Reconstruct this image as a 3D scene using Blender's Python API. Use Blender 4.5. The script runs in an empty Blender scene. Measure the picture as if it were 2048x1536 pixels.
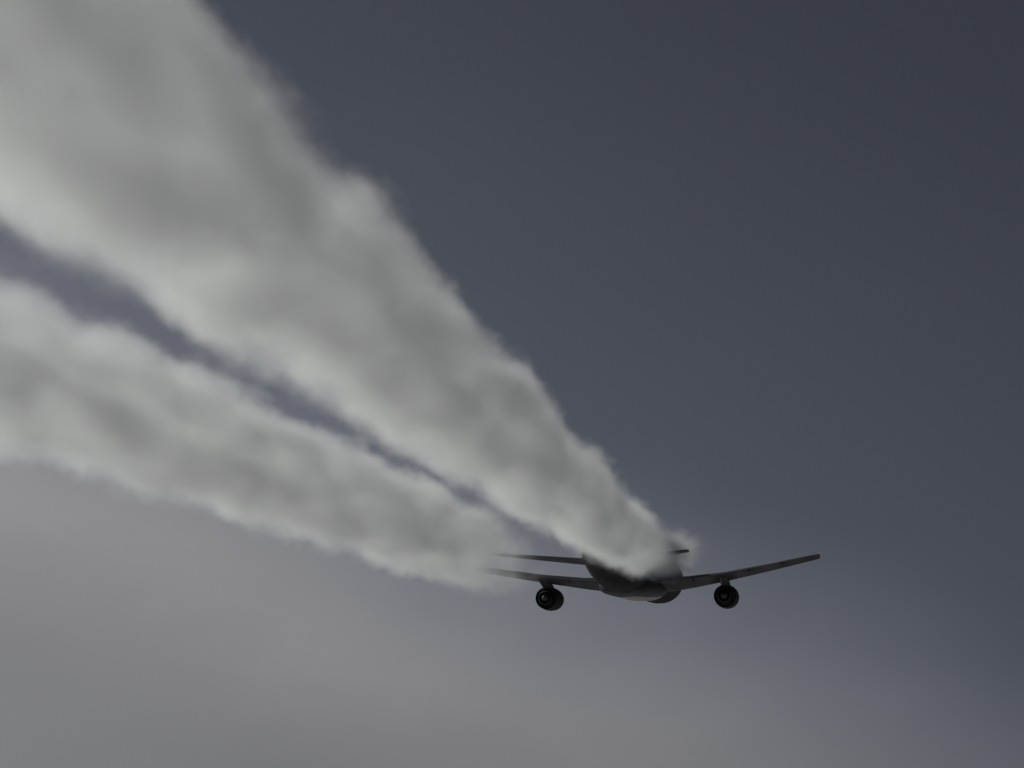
import bpy, bmesh, math
from mathutils import Vector, Matrix, noise as mnoise

# ------------------------------------------------------------------ camera, sky, sun, exposure
scene = bpy.context.scene
COL = scene.collection
SUN_AZ = math.radians(-60)      # measured from the flight direction (+Y), negative = left
SUN_EL = math.radians(24.0)
SUN_DIR = Vector((math.sin(SUN_AZ) * math.cos(SUN_EL), math.cos(SUN_AZ) * math.cos(SUN_EL), math.sin(SUN_EL)))

cam_d = bpy.data.cameras.new("camera")
cam = bpy.data.objects.new("camera", cam_d)
COL.objects.link(cam)
cam.location = (0, 0, 0)
cam.rotation_euler = (math.radians(90 + 10.766), 0, math.radians(11.067))
cam_d.sensor_width = 36.0
cam_d.lens = 58.887
cam_d.clip_start = 0.1
cam_d.clip_end = 20000
scene.camera = cam

world = bpy.data.worlds.new("World")
scene.world = world
world.use_nodes = True
wt = world.node_tree
wt.nodes.clear()


class NB:
    """small node-building helper"""
    def __init__(self, tree):
        self.t = tree

    def n(self, kind, **kw):
        o = self.t.nodes.new(kind)
        for k, v in kw.items():
            setattr(o, k, v)
        return o

    def l(self, a, b):
        self.t.links.new(a, b)

    def val(self, sock, v):
        if isinstance(v, (int, float, tuple, list, Vector)):
            sock.default_value = v
        else:
            self.l(v, sock)

    def m(self, op, a, b=0.0, c=0.0, clamp=False):
        o = self.n("ShaderNodeMath", operation=op, use_clamp=clamp)
        for i, v in enumerate((a, b, c)):
            if i < len(o.inputs):
                self.val(o.inputs[i], v)
        return o.outputs[0]

    def v(self, op, a, b=(0, 0, 0), s=1.0):
        o = self.n("ShaderNodeVectorMath", operation=op)
        self.val(o.inputs[0], a)
        self.val(o.inputs[1], b)
        o.inputs[3].default_value = s if isinstance(s, (int, float)) else 1.0
        if not isinstance(s, (int, float)):
            self.l(s, o.inputs[3])
        return o

    def ramp(self, x, a, b, smooth=True):
        o = self.n("ShaderNodeMapRange", clamp=True)
        if smooth:
            o.interpolation_type = "SMOOTHSTEP"
        self.val(o.inputs[0], x)
        self.val(o.inputs[1], a)
        self.val(o.inputs[2], b)
        o.inputs[3].default_value = 0.0
        o.inputs[4].default_value = 1.0
        return o.outputs[0]

    def noise(self, vec, scale, detail=3.0, rough=0.5):
        o = self.n("ShaderNodeTexNoise")
        self.l(vec, o.inputs["Vector"])
        o.inputs["Scale"].default_value = scale
        o.inputs["Detail"].default_value = detail
        o.inputs["Roughness"].default_value = rough
        return o

    def mix(self, fac, a, b):
        o = self.n("ShaderNodeMix", data_type="RGBA")
        self.val(o.inputs[0], fac)
        self.val(o.inputs[6], a)
        self.val(o.inputs[7], b)
        return o.outputs[2]


w = NB(wt)
tc = w.n("ShaderNodeTexCoord")
dirn = tc.outputs["Generated"]
sep = w.n("ShaderNodeSeparateXYZ")
w.l(dirn, sep.inputs[0])
sky = w.n("ShaderNodeTexSky", sky_type="NISHITA")
# unseen lower half mirrors the sky, adding light from below; lookup lifted too
lift = w.n("ShaderNodeCombineXYZ")
w.l(sep.outputs[0], lift.inputs[0])
w.l(sep.outputs[1], lift.inputs[1])
w.l(w.m("MULTIPLY_ADD", w.m("ABSOLUTE", sep.outputs[2]), 0.75, 0.42), lift.inputs[2])
w.l(w.v("NORMALIZE", lift.outputs[0]).outputs[0], sky.inputs[0])
sky.sun_disc = False
sky.sun_elevation = SUN_EL
sky.sun_rotation = SUN_AZ
sky.altitude = 9000
sky.air_density = 1.0
sky.dust_density = 2.0
sky.ozone_density = 1.0
cosang = w.v("DOT_PRODUCT", dirn, tuple(SUN_DIR)).outputs["Value"]
# a bank of thin, hazy cloud that rises towards the left, its soft upper rim fraying into the clear sky
nz = w.noise(w.v("MULTIPLY", dirn, (1.0, 1.0, 2.0)).outputs[0], 4.6, 2.0, 0.45).outputs["Fac"]
nf = w.noise(w.v("MULTIPLY", dirn, (1.0, 1.0, 2.4)).outputs[0], 13.0, 3.0, 0.5).outputs["Fac"]
rise = w.v("DOT_PRODUCT", dirn, (-0.391, 0.0, -0.920)).outputs["Value"]
rise = w.m("ADD", rise, w.m("MULTIPLY", w.m("SUBTRACT", nz, 0.5), 0.07))
bank = w.ramp(rise, -0.10, 0.085)
thin = w.ramp(rise, -0.42, 0.05)
toward = w.m("MULTIPLY_ADD", cosang, 0.5, 0.5)
bank = w.m("SUBTRACT", bank, w.m("MULTIPLY", w.ramp(rise, 0.05, 0.18), 0.42))
veil_amt = w.m("ADD", w.m("MULTIPLY", bank, w.m("MULTIPLY_ADD", w.m("SUBTRACT", nf, 0.5), 0.03, 0.15)), w.m("MULTIPLY", thin, 0.030))
veil_amt = w.m("MULTIPLY", veil_amt, w.m("MULTIPLY_ADD", toward, 3.0, -1.55))
hsv = w.n("ShaderNodeHueSaturation")
hsv.inputs["Saturation"].default_value = 0.42
w.l(sky.outputs[0], hsv.inputs["Color"])
bg1 = w.n("ShaderNodeBackground")
# added: unseen mottled glow far below the horizon, to light the undersides
upper_mask = w.ramp(sep.outputs[2], -0.35, -0.06)
under_glow = w.noise(w.v("MULTIPLY", dirn, (1, 1, 1)).outputs[0], 7.0, 4.0, 0.5).outputs["Fac"]
under_glow = w.mix(w.ramp(under_glow, 0.35, 0.65), (1.9, 1.95, 2.05, 1), (3.3, 3.25, 3.15, 1))
w.l(w.mix(upper_mask, under_glow, hsv.outputs[0]), bg1.inputs[0])
veil_amt = w.m("MULTIPLY", veil_amt, upper_mask)
bg1.inputs[1].default_value = 0.040
bg2 = w.n("ShaderNodeBackground")
w.l(w.mix(w.ramp(rise, -0.10, 0.10), (0.90, 0.95, 1.14, 1), (1.0, 0.94, 0.87, 1)), bg2.inputs[0])
w.l(veil_amt, bg2.inputs[1])
add = w.n("ShaderNodeAddShader")
w.l(bg1.outputs[0], add.inputs[0])
w.l(bg2.outputs[0], add.inputs[1])
wo = w.n("ShaderNodeOutputWorld")
w.l(add.outputs[0], wo.inputs["Surface"])

sun_d = bpy.data.lights.new("sun", "SUN")
sun_d.energy = 2.0
sun_d.angle = math.radians(0.55)
sun_d.color = (0.975, 1.0, 0.94)
sun = bpy.data.objects.new("sun", sun_d)
COL.objects.link(sun)
sun.rotation_euler = (-SUN_DIR).to_track_quat("-Z", "Y").to_euler()

scene.view_settings.view_transform = "Standard"
scene.view_settings.look = "None"
scene.view_settings.gamma = 1.0
scene.view_settings.exposure = 0.0
scene.view_settings.use_curve_mapping = False
scene.render.engine = "CYCLES"
scene.cycles.volume_bounces = 16
scene.cycles.max_bounces = 18
scene.cycles.volume_step_rate = 1.0
scene.cycles.volume_max_steps = 256
scene.cycles.use_denoising = True


# ------------------------------------------------------------------ helpers
def tag(o, label=None, cat=None, group=None, kind=None):
    if label: o["label"] = label
    if cat: o["category"] = cat
    if group: o["group"] = group
    if kind: o["kind"] = kind
    return o


def link(name, bm, mat, parent=None, smooth=True):
    me = bpy.data.meshes.new(name)
    bmesh.ops.recalc_face_normals(bm, faces=bm.faces)
    bm.to_mesh(me)
    bm.free()
    if smooth:
        for p in me.polygons:
            p.use_smooth = True
        try:
            me.set_sharp_from_angle(angle=math.radians(38))
        except Exception:
            pass
    me.materials.append(mat)
    o = bpy.data.objects.new(name, me)
    COL.objects.link(o)
    if parent is not None:
        o.parent = parent
    return o


def loft(rings, closed=True, cap=True, bm=None):
    """rings: lists of points with equal counts -> skin"""
    bm = bm or bmesh.new()
    vs = [[bm.verts.new(p) for p in r] for r in rings]
    n = len(rings[0])
    for a, b in zip(vs[:-1], vs[1:]):
        for i in range(n if closed else n - 1):
            j = (i + 1) % n
            bm.faces.new((a[i], a[j], b[j], b[i]))
    if cap:
        bm.faces.new(vs[0][::-1])
        bm.faces.new(vs[-1])
    return bm


def ring(y, cx, cz, rx, rz, n=48, flat=0.0):
    out = []
    for i in range(n):
        t = 2 * math.pi * i / n
        out.append((cx + rx * math.cos(t), y, cz + rz * math.sin(t)))
    return out


def foil(x, yle, chord, z, tc=0.12, twist=0.0, n=14):
    """aerofoil section in the plane x = const, nose to +Y"""
    up, lo = [], []
    for i in range(n + 1):
        u = 0.5 * (1 - math.cos(math.pi * i / n))
        th = 5 * tc * (0.2969 * math.sqrt(u) - 0.126 * u - 0.3516 * u * u + 0.2843 * u ** 3 - 0.1015 * u ** 4)
        cam_ = 0.018 * math.sin(math.pi * u)
        up.append((u, cam_ + th + 0.0015))
        lo.append((u, cam_ - th * 0.85 - 0.0015))
    pts = up + lo[::-1][:-1]
    ct, st = math.cos(math.radians(twist)), math.sin(math.radians(twist))
    out = []
    for u, h in pts:
        a, b = -(u - 0.25) * chord, h * chord
        yy = a * ct - b * st
        zz = a * st + b * ct
        out.append((x, yle - 0.25 * chord + yy, z + zz))
    return out


def paint(name, col, rough=0.38, var=0.12, scale=0.6, spec=0.12, metal=0.0, panel=True):
    m = bpy.data.materials.new(name)
    m.use_nodes = True
    t = NB(m.node_tree)
    b = m.node_tree.nodes["Principled BSDF"]
    g = t.n("ShaderNodeTexCoord").outputs["Object"]
    n1 = t.noise(t.v("MULTIPLY", g, (1.0, 0.25, 1.0)).outputs[0], scale, 5, 0.6).outputs["Fac"]
    f = t.ramp(n1, 0.3, 0.75)
    dark = tuple(c * (1 - var * 2) for c in col) + (1,)
    c = t.mix(f, dark, tuple(col) + (1,))
    if panel:
        # faint butt joints of the skin panels
        br = t.n("ShaderNodeTexWave", wave_type="BANDS", bands_direction="Y")
        br.inputs["Scale"].default_value = 0.16
        br.inputs["Distortion"].default_value = 0.0
        t.l(g, br.inputs["Vector"])
        ln = t.ramp(br.outputs["Fac"], 0.0, 0.006)
        c = t.mix(ln, tuple(x * 0.55 for x in col) + (1,), c)
    t.l(c, b.inputs["Base Color"])
    t.l(t.m("MULTIPLY_ADD", f, -0.12, rough + 0.1), b.inputs["Roughness"])
    b.inputs["Metallic"].default_value = metal
    b.inputs["Specular IOR Level"].default_value = spec
    return m


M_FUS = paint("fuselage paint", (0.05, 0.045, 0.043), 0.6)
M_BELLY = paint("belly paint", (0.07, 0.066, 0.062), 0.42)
M_WING = paint("wing grey paint", (0.095, 0.085, 0.087), 0.45)
M_KEEL = paint("bare keel paint", (0.80, 0.77, 0.72), 0.45)
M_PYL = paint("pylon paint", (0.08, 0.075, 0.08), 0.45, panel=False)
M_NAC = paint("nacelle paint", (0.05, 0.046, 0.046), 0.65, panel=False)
M_HOT = paint("burnt nozzle metal", (0.22, 0.20, 0.19), 0.8, 0.2, 2.0, metal=0.3, panel=False)
M_LIP = paint("bare intake metal", (0.5, 0.5, 0.5), 0.25, 0.05, 2.0, metal=1.0, panel=False)
M_GLASS = paint("cockpit glass", (0.02, 0.02, 0.025), 0.08, 0.0, 1.0, panel=False)


# ------------------------------------------------------------------ the aircraft
jet = bpy.data.objects.new("jet_airliner", None)
COL.objects.link(jet)
jet.location = (-21.1, 177.0, 13.72)
jet.rotation_euler = (math.radians(1.0), 0, math.radians(1.0 * -1))
tag(jet, "dark twin engine jet airliner seen from behind and below, flying away", "airplane")

# fuselage (local: +Y nose, +Z up, origin on the axis abreast of the engine nozzles)
FR = 2.82
prof = []   # y, centre z, radius
for y, cz, r in [(27.2, -0.62, 0.05), (27.0, -0.60, 0.45), (26.4, -0.52, 0.95), (25.4, -0.40, 1.45), (24.0, -0.25, 1.95),
                 (22.2, -0.10, 2.38), (20.0, -0.02, 2.66), (17.5, 0, 2.80), (15.0, 0, FR), (5, 0, FR), (-5, 0, FR), (-12.0, 0, FR),
                 (-15.0, 0.02, 2.76), (-18.0, 0.08, 2.54), (-21.0, 0.14, 2.22), (-24.0, 0.14, 1.84), (-27.0, 0.08, 1.38),
                 (-29.5, 0.02, 0.98), (-31.0, 0.0, 0.72)]:
    prof.append((y, cz, r))
# resample smoothly
rings = []
for (a, b) in zip(prof[:-1], prof[1:]):
    k = 3
    for i in range(k):
        t = i / k
        rings.append(ring(a[0] + (b[0] - a[0]) * t, 0, a[1] + (b[1] - a[1]) * t, a[2] + (b[2] - a[2]) * t, a[2] + (b[2] - a[2]) * t, 56))
rings.append(ring(prof[-1][0], 0, prof[-1][1], prof[-1][2], prof[-1][2], 56))
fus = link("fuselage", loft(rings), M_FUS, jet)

# tail cone with the exhaust of the auxiliary power unit
rings = [ring(-31.0, 0, 0.0, .715, .715, 32), ring(-32.0, 0, 0.03, .52, .52, 32), ring(-32.9, 0, 0.07, .30, .30, 32),
         ring(-32.9, 0, 0.07, .22, .22, 32), ring(-32.5, 0, 0.06, .2, .2, 32)]
link("tail_cone", loft(rings), M_HOT, jet)

# belly fairing between the wing roots
def fairing(name, secs, mat, e=0.62):
    rings = []
    for y, hw, zb in secs:
        r = []
        for i in range(40):
            t = 2 * math.pi * i / 40
            c, s = math.cos(t), math.sin(t)
            top = -0.9
            r.append((hw * math.copysign(abs(c) ** e, c), y, (top + zb) / 2 + (top - zb) / 2 * math.copysign(abs(s) ** e, s)))
        rings.append(r)
    return link(name, loft(rings), mat, jet)


fairing("belly_fairing", [(4.0, 0.8, -2.66), (3.0, 2.2, -2.8), (1.0, 2.95, -2.88), (-2, 3.08, -2.9), (-6, 3.05, -2.9),
                          (-8.5, 2.8, -2.84), (-10.2, 2.1, -2.74), (-11.4, 0.9, -2.6)], M_BELLY)
fairing("keel_panel", [(7.5, 0.5, -2.7), (7.0, 1.3, -2.84), (6.0, 1.9, -2.96), (4.0, 2.3, -3.06), (2.0, 2.45, -3.1), (0.0, 2.4, -3.08),
                       (-2.0, 2.0, -3.02), (-3.5, 1.0, -2.9)], M_KEEL, 0.8)


def lerp_tab(tab, x):
    for a, b in zip(tab[:-1], tab[1:]):
        if x <= b[0]:
            t = (x - a[0]) / (b[0] - a[0])
            return [u + (v - u) * t for u, v in zip(a, b)]
    return list(tab[-1])


# wing: x, leading edge y, chord, z, thickness, twist
WT = [(2.2, 6.0, 12.2, -1.7, .125, -0.6), (5.5, 3.3, 9.4, -1.48, .12, -1.0), (9.4, 0.4, 6.9, -1.02, .12, -1.2),
      (14.0, -3.4, 5.2, -0.34, .12, -1.4), (18.3, -6.9, 3.9, 0.36, .12, -1.6), (19.1, -7.55, 3.5, 0.49, .12, -1.6), (19.3, -7.9, 3.1, 0.52, .10, -1.6)]




def wing_at(x):
    return lerp_tab(WT, x)


def side_parts(s):
    rings = []
    xs = [2.2 + (19.3 - 2.2) * i / 26 for i in range(27)]
    for x in sorted(set(xs + [18.3, 19.1, 5.5, 9.4])):
        _, yle, ch, z, tk, tw = wing_at(x)
        rings.append([(s * p[0], p[1], p[2]) for p in foil(x, yle, ch, z, tk, tw)])
    wing = link("wing", loft(rings), M_WING, jet)
    # trailing-edge flaps and aileron, hinged along the rear of the wing (parts of the wing)
    for nm, xa, xb, d in (("flap", 3.4, 8.3, 0.0), ("flap", 10.5, 14.4, 0.0), ("aileron", 14.8, 18.0, 0.0)):
        rr = []
        for i in range(7):
            x = xa + (xb - xa) * i / 6
            _, yle, ch, z, tk, tw = wing_at(x)
            yte = yle - ch
            fc = ch * 0.20
            zz = z - math.sin(math.radians(tw)) * 0.72 * ch
            pts = foil(x, yte + fc * 0.96, fc * 1.05, zz - 0.004 * ch, 0.15, tw - 1.0, 8)
            rr.append([(s * p[0], p[1], p[2]) for p in pts])
        link(nm, loft(rr), M_WING, wing)
    # flap track fairings, slender canoes below the trailing edge
    for x in (6.4, 12.2, 15.6):
        _, yle, ch, z, tk, tw = wing_at(x)
        yte = yle - ch
        zb = z - math.sin(math.radians(tw)) * 0.6 * ch
        rr = []
        L = 1.9 + ch * 0.16
        for i in range(9):
            t = i / 8
            r = 0.15 * math.sin(math.pi * min(0.985, 0.03 + 0.955 * t)) ** 0.7 + 0.01
            rr.append(ring(yte + L * 1.02 - L * t, s * x, zb - 0.05 - 0.06 * t, r * 0.7, r, 14))
        link("flap_track_fairing", loft(rr), M_WING, wing)
    # wing-tip light housing
    # horizontal stabiliser
    rr = []
    for i in range(13):
        t = i / 12
        x = 0.7 + (8.6 - 0.7) * t
        rr.append([(s * p[0], p[1], p[2]) for p in foil(x, -24.6 - 5.8 * t, 5.3 - 3.3 * t, -0.85 + 0.58 * t, 0.10, -1.0 - 0.5 * t, 10)])
    x = 8.8
    rr.append([(s * p[0], p[1], p[2]) for p in foil(x, -30.9, 1.4, -0.265, 0.08, -1.5, 10)])
    link("stabilizer", loft(rr), M_WING, jet)

    # engine
    ex, ez, ey = s * 9.42 - 0.16, -2.84, -1.4
    rr = []
    for y, r in [(4.25, 0.9), (4.45, 0.98), (4.5, 1.05), (4.4, 1.11), (3.9, 1.18), (3.0, 1.24), (1.8, 1.25), (0.8, 1.21), (0.0, 1.15),
                 (0.0, 1.11), (0.6, 1.08), (1.4, 1.05)]:
        rr.append(ring(ey + y, ex, ez, r, r, 48))
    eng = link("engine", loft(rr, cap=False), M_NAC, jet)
    # fan disc, core cowl, nozzle and plug
    bm = loft([ring(ey + 0.35, ex, ez, 1.06, 1.06, 48), ring(ey + 0.3, ex, ez, 0.72, 0.72, 48)], cap=True)
    link("fan_duct", bm, M_HOT, eng)
    link("core_cowl", loft([ring(ey + y, ex, ez, r, r, 40) for y, r in [(1.4, .84), (0.5, .84), (-0.3, .76), (-0.95, .62), (-0.95, .58), (-0.4, .56)]], cap=False), M_NAC, eng)
    link("exhaust_plug", loft([ring(ey + y, ex, ez, r, r, 32) for y, r in [(-0.2, .57), (-0.3, .44), (-0.8, .36), (-1.25, .2), (-1.6, .05)]]), M_HOT, eng)
    link("intake_fan", loft([ring(ey + 3.6, ex, ez, .92, .92, 40), ring(ey + 3.7, ex, ez, 0.3, 0.3, 40), ring(ey + 4.3, ex, ez, 0.03, 0.03, 40)]), M_HOT, eng)
    # pylon: plate from nacelle top up and back to the wing
    _, yle, ch, z, tk, tw = wing_at(9.4)
    bm = bmesh.new()
    secs = [  # z, y front, y rear, half width
        (ez + 1.0, 2.4, -2.6, 0.38), (ez + 1.3, 1.9, -3.6, 0.42), (z - 0.1, 0.6, -5.4, 0.40), (z + 0.1, 0.0, -5.8, 0.2)]
    rr = []
    for zz, yf, yr, hw in secs:
        ym = (yf + yr) / 2
        L = yf - yr
        r_ = []
        for (u, v) in [(0, 0), (.06, .6), (.2, 1), (.6, 1), (.85, .6), (1, .06), (1, -.06), (.85, -.6), (.6, -1), (.2, -1), (.06, -.6)]:
            r_.append((ex + v * hw, yf - u * L, zz))
        rr.append(r_)
    link("pylon", loft(rr, bm=bm), M_PYL, eng)
    # core-cowl heat shield running back from the pylon
    link("intake_lip", loft([ring(ey + y, ex, ez, r, r, 48) for y, r in [(4.1, 1.165), (4.42, 1.125), (4.53, 1.05), (4.47, 0.985), (4.2, 0.93)]], cap=False), M_LIP, eng)


side_parts(1)
side_parts(-1)

# fin
rr = []
for i in range(13):
    t = i / 12
    z = 1.6 + 6.6 * t
    sec = foil(0, -20.5 - 6.6 * t, 7.2 - 4.0 * t, 0, 0.095, 0, 10)
    rr.append([(p[2], p[1], z) for p in sec])
fin = link("tail_fin", loft(rr), M_FUS, jet)
rr = []
for i in range(7):
    t = i / 6
    z = 2.0 + 5.8 * t
    sec = foil(0, -20.5 - 6.6 * t * (5.8 / 6.6) - (7.2 - 4.0 * t) * 0.69, (7.2 - 4.0 * t) * 0.33, 0, 0.13, 0, 8)
    rr.append([(p[2], p[1], z) for p in sec])
link("rudder", loft(rr), M_FUS, fin)

# cockpit panes and cabin windows
for s in (-1, 1):
    for k in range(3):
        a0 = math.radians(22 + 24 * k)
        bm = bmesh.new()
        pts = []
        for (da, yy) in ((0, 24.7), (19, 24.7), (17, 23.7), (2, 23.7)):
            a = a0 + math.radians(da)
            cz = -0.33 if yy > 24 else -0.22
            r = 1.80 if yy > 24 else 2.10
            pts.append((s * math.sin(a) * r * 0.99, yy, cz + 0.02 + r * math.cos(a) * 0.99))
        vs = [bm.verts.new(p) for p in pts]
        top = [bm.verts.new(Vector(p) + Vector((s * 0.05, 0.03, 0.05))) for p in pts]
        bm.faces.new(top)
        bm.faces.new(vs[::-1])
        for i in range(4):
            bm.faces.new((vs[i], vs[(i + 1) % 4], top[(i + 1) % 4], top[i]))
        link("cockpit_window", bm, M_GLASS, fus, smooth=False)


# ------------------------------------------------------------------ the two condensation trails
def trail_mat(name, R, grow, wob, fade0, fade1, dens, seed, bendx, bendz, bendl, rag, fpow):
    m = bpy.data.materials.new(name)
    m.use_nodes = True
    nt = m.node_tree
    nt.nodes.clear()
    t = NB(nt)
    p = t.n("ShaderNodeTexCoord").outputs["Object"]
    sp = t.n("ShaderNodeSeparateXYZ")
    t.l(p, sp.inputs[0])
    x, y, z = sp.outputs                      # y runs 0 (start) -> positive (back towards the viewer)
    # gentle bend of the axis just behind the engine
    dec = t.m("EXPONENT", t.m("MULTIPLY", y, -1.0 / bendl))
    x = t.m("SUBTRACT", x, t.m("MULTIPLY", dec, bendx))
    z = t.m("SUBTRACT", z, t.m("MULTIPLY", dec, bendz))
    comb = t.n("ShaderNodeCombineXYZ")
    for i, s_ in enumerate((x, y, z)):
        t.l(s_, comb.inputs[i])
    q = t.v("ADD", comb.outputs[0], (seed, seed * 1.7, -seed)).outputs[0]
    qs = t.v("MULTIPLY", q, (1.0, 0.62, 1.0)).outputs[0]
    nA = t.noise(qs, 0.50, 2.0, 0.5)          # metre-sized billows
    nB = t.noise(qs, 1.9, 4.0, 0.6)           # wisps
    wa = t.v("SUBTRACT", nA.outputs["Color"], (0.5, 0.5, 0.5)).outputs[0]
    wb = t.v("SUBTRACT", nB.outputs["Color"], (0.5, 0.5, 0.5)).outputs[0]
    off = t.v("ADD", t.v("SCALE", wa, s=wob * 2.4).outputs[0], t.v("SCALE", wb, s=wob * 1.6).outputs[0]).outputs[0]
    c2 = t.v("MULTIPLY", t.v("ADD", comb.outputs[0], off).outputs[0], (1, 0, 1)).outputs[0]
    r = t.v("LENGTH", c2).outputs["Value"]
    Ry = t.m("MULTIPLY_ADD", y, grow, R)
    nD = t.noise(t.v("MULTIPLY", q, (1.0, 0.8, 1.0)).outputs[0], 0.27, 0.0, 0.5).outputs["Fac"]
    Ry = t.m("ADD", Ry, t.m("MULTIPLY", t.m("SUBTRACT", nD, 0.51), 1.35))
    d = t.m("SUBTRACT", Ry, r)                # metres inside the edge
    edge = t.ramp(d, 0.0, 1.75)
    # thick and thin streaks along the trail
    nC = t.noise(t.v("MULTIPLY", q, (1.0, 0.30, 1.0)).outputs[0], 0.55, 2.0, 0.5).outputs["Fac"]
    streak = t.ramp(nC, 0.34, 0.64)
    body = t.m("MULTIPLY_ADD", streak, 0.85, 0.28)
    st = t.ramp(t.m("MULTIPLY_ADD", t.m("SUBTRACT", nA.outputs["Fac"], 0.5), rag, y), fade0, fade1)
    st = t.m("POWER", st, fpow)
    D = t.m("MULTIPLY", t.m("MULTIPLY", edge, body), st)
    D = t.m("MULTIPLY", D, dens)
    sc = t.n("ShaderNodeVolumeScatter")
    sc.inputs["Color"].default_value = (0.985, 0.99, 0.985, 1)
    sc.inputs["Anisotropy"].default_value = 0.42
    t.l(D, sc.inputs["Density"])
    o = t.n("ShaderNodeOutputMaterial")
    t.l(sc.outputs[0], o.inputs["Volume"])
    m.cycles.volume_step_rate = STEP
    return m


STEP = 0.3


def trail(name, A, B, length, R, grow, label, **kw):
    """a tube of ice cloud from A (near the jet) towards and past B (towards the viewer)"""
    A, B = Vector(A), Vector(B)
    d = (B - A).normalized()
    xax = Vector((1, 0, 0))
    zax = xax.cross(d).normalized()
    xax = d.cross(zax).normalized()
    rot = Matrix((xax, d, zax)).transposed().to_4x4()
    bm = bmesh.new()
    rings = []
    n = 28
    steps = 40
    for i in range(steps + 1):
        y = -3.0 + (length + 3.0) * i / steps
        rr = (R + grow * max(y, 0)) * 1.0 + 1.35
        k = 1.0
        if i == 0: k = 0.5
        if i == 1: k = 0.9
        dec = math.exp(-y / kw["bendl"])
        cx, cz = dec * kw["bendx"], dec * kw["bendz"]
        ring_ = []
        for j in range(n):
            a = 2 * math.pi * j / n
            lump = mnoise.noise(Vector((math.cos(a) * 1.3, y * 0.22, math.sin(a) * 1.3 + kw["seed"])))
            q = rr * k + 0.22 * lump
            ring_.append((cx + q * math.cos(a), y, cz + q * math.sin(a)))
        rings.append(ring_)
    mat = trail_mat(name + " vapour", R, grow, **kw)
    o = link(name, loft(rings, bm=bm), mat)
    o.matrix_world = Matrix.Translation(A) @ rot
    tag(o, label, "contrail", "condensation trails behind the jet")
    return o


trail("contrail", (-16.95, 156.0, 12.72), (-16.80, 37.1, 13.85), 150, 2.78, 0.0098,
      "upper white vapour trail, wider in the photo, that hides the jet's tail and right side",
      wob=0.78, fade0=-1.5, fade1=6.0, dens=0.6, seed=3.1, bendx=2.7, bendz=-0.9, bendl=8.0, rag=14.0, fpow=1.0)
trail("contrail", (-30.45, 158.0, 12.86), (-30.65, 61.3, 12.37), 152, 3.95, -0.004,
      "lower white vapour trail that swallows the tip of the left wing",
      wob=0.7, fade0=0.0, fade1=40.0, dens=0.54, seed=8.4, bendx=2.2, bendz=0.7, bendl=34.0, rag=26.0, fpow=2.3)
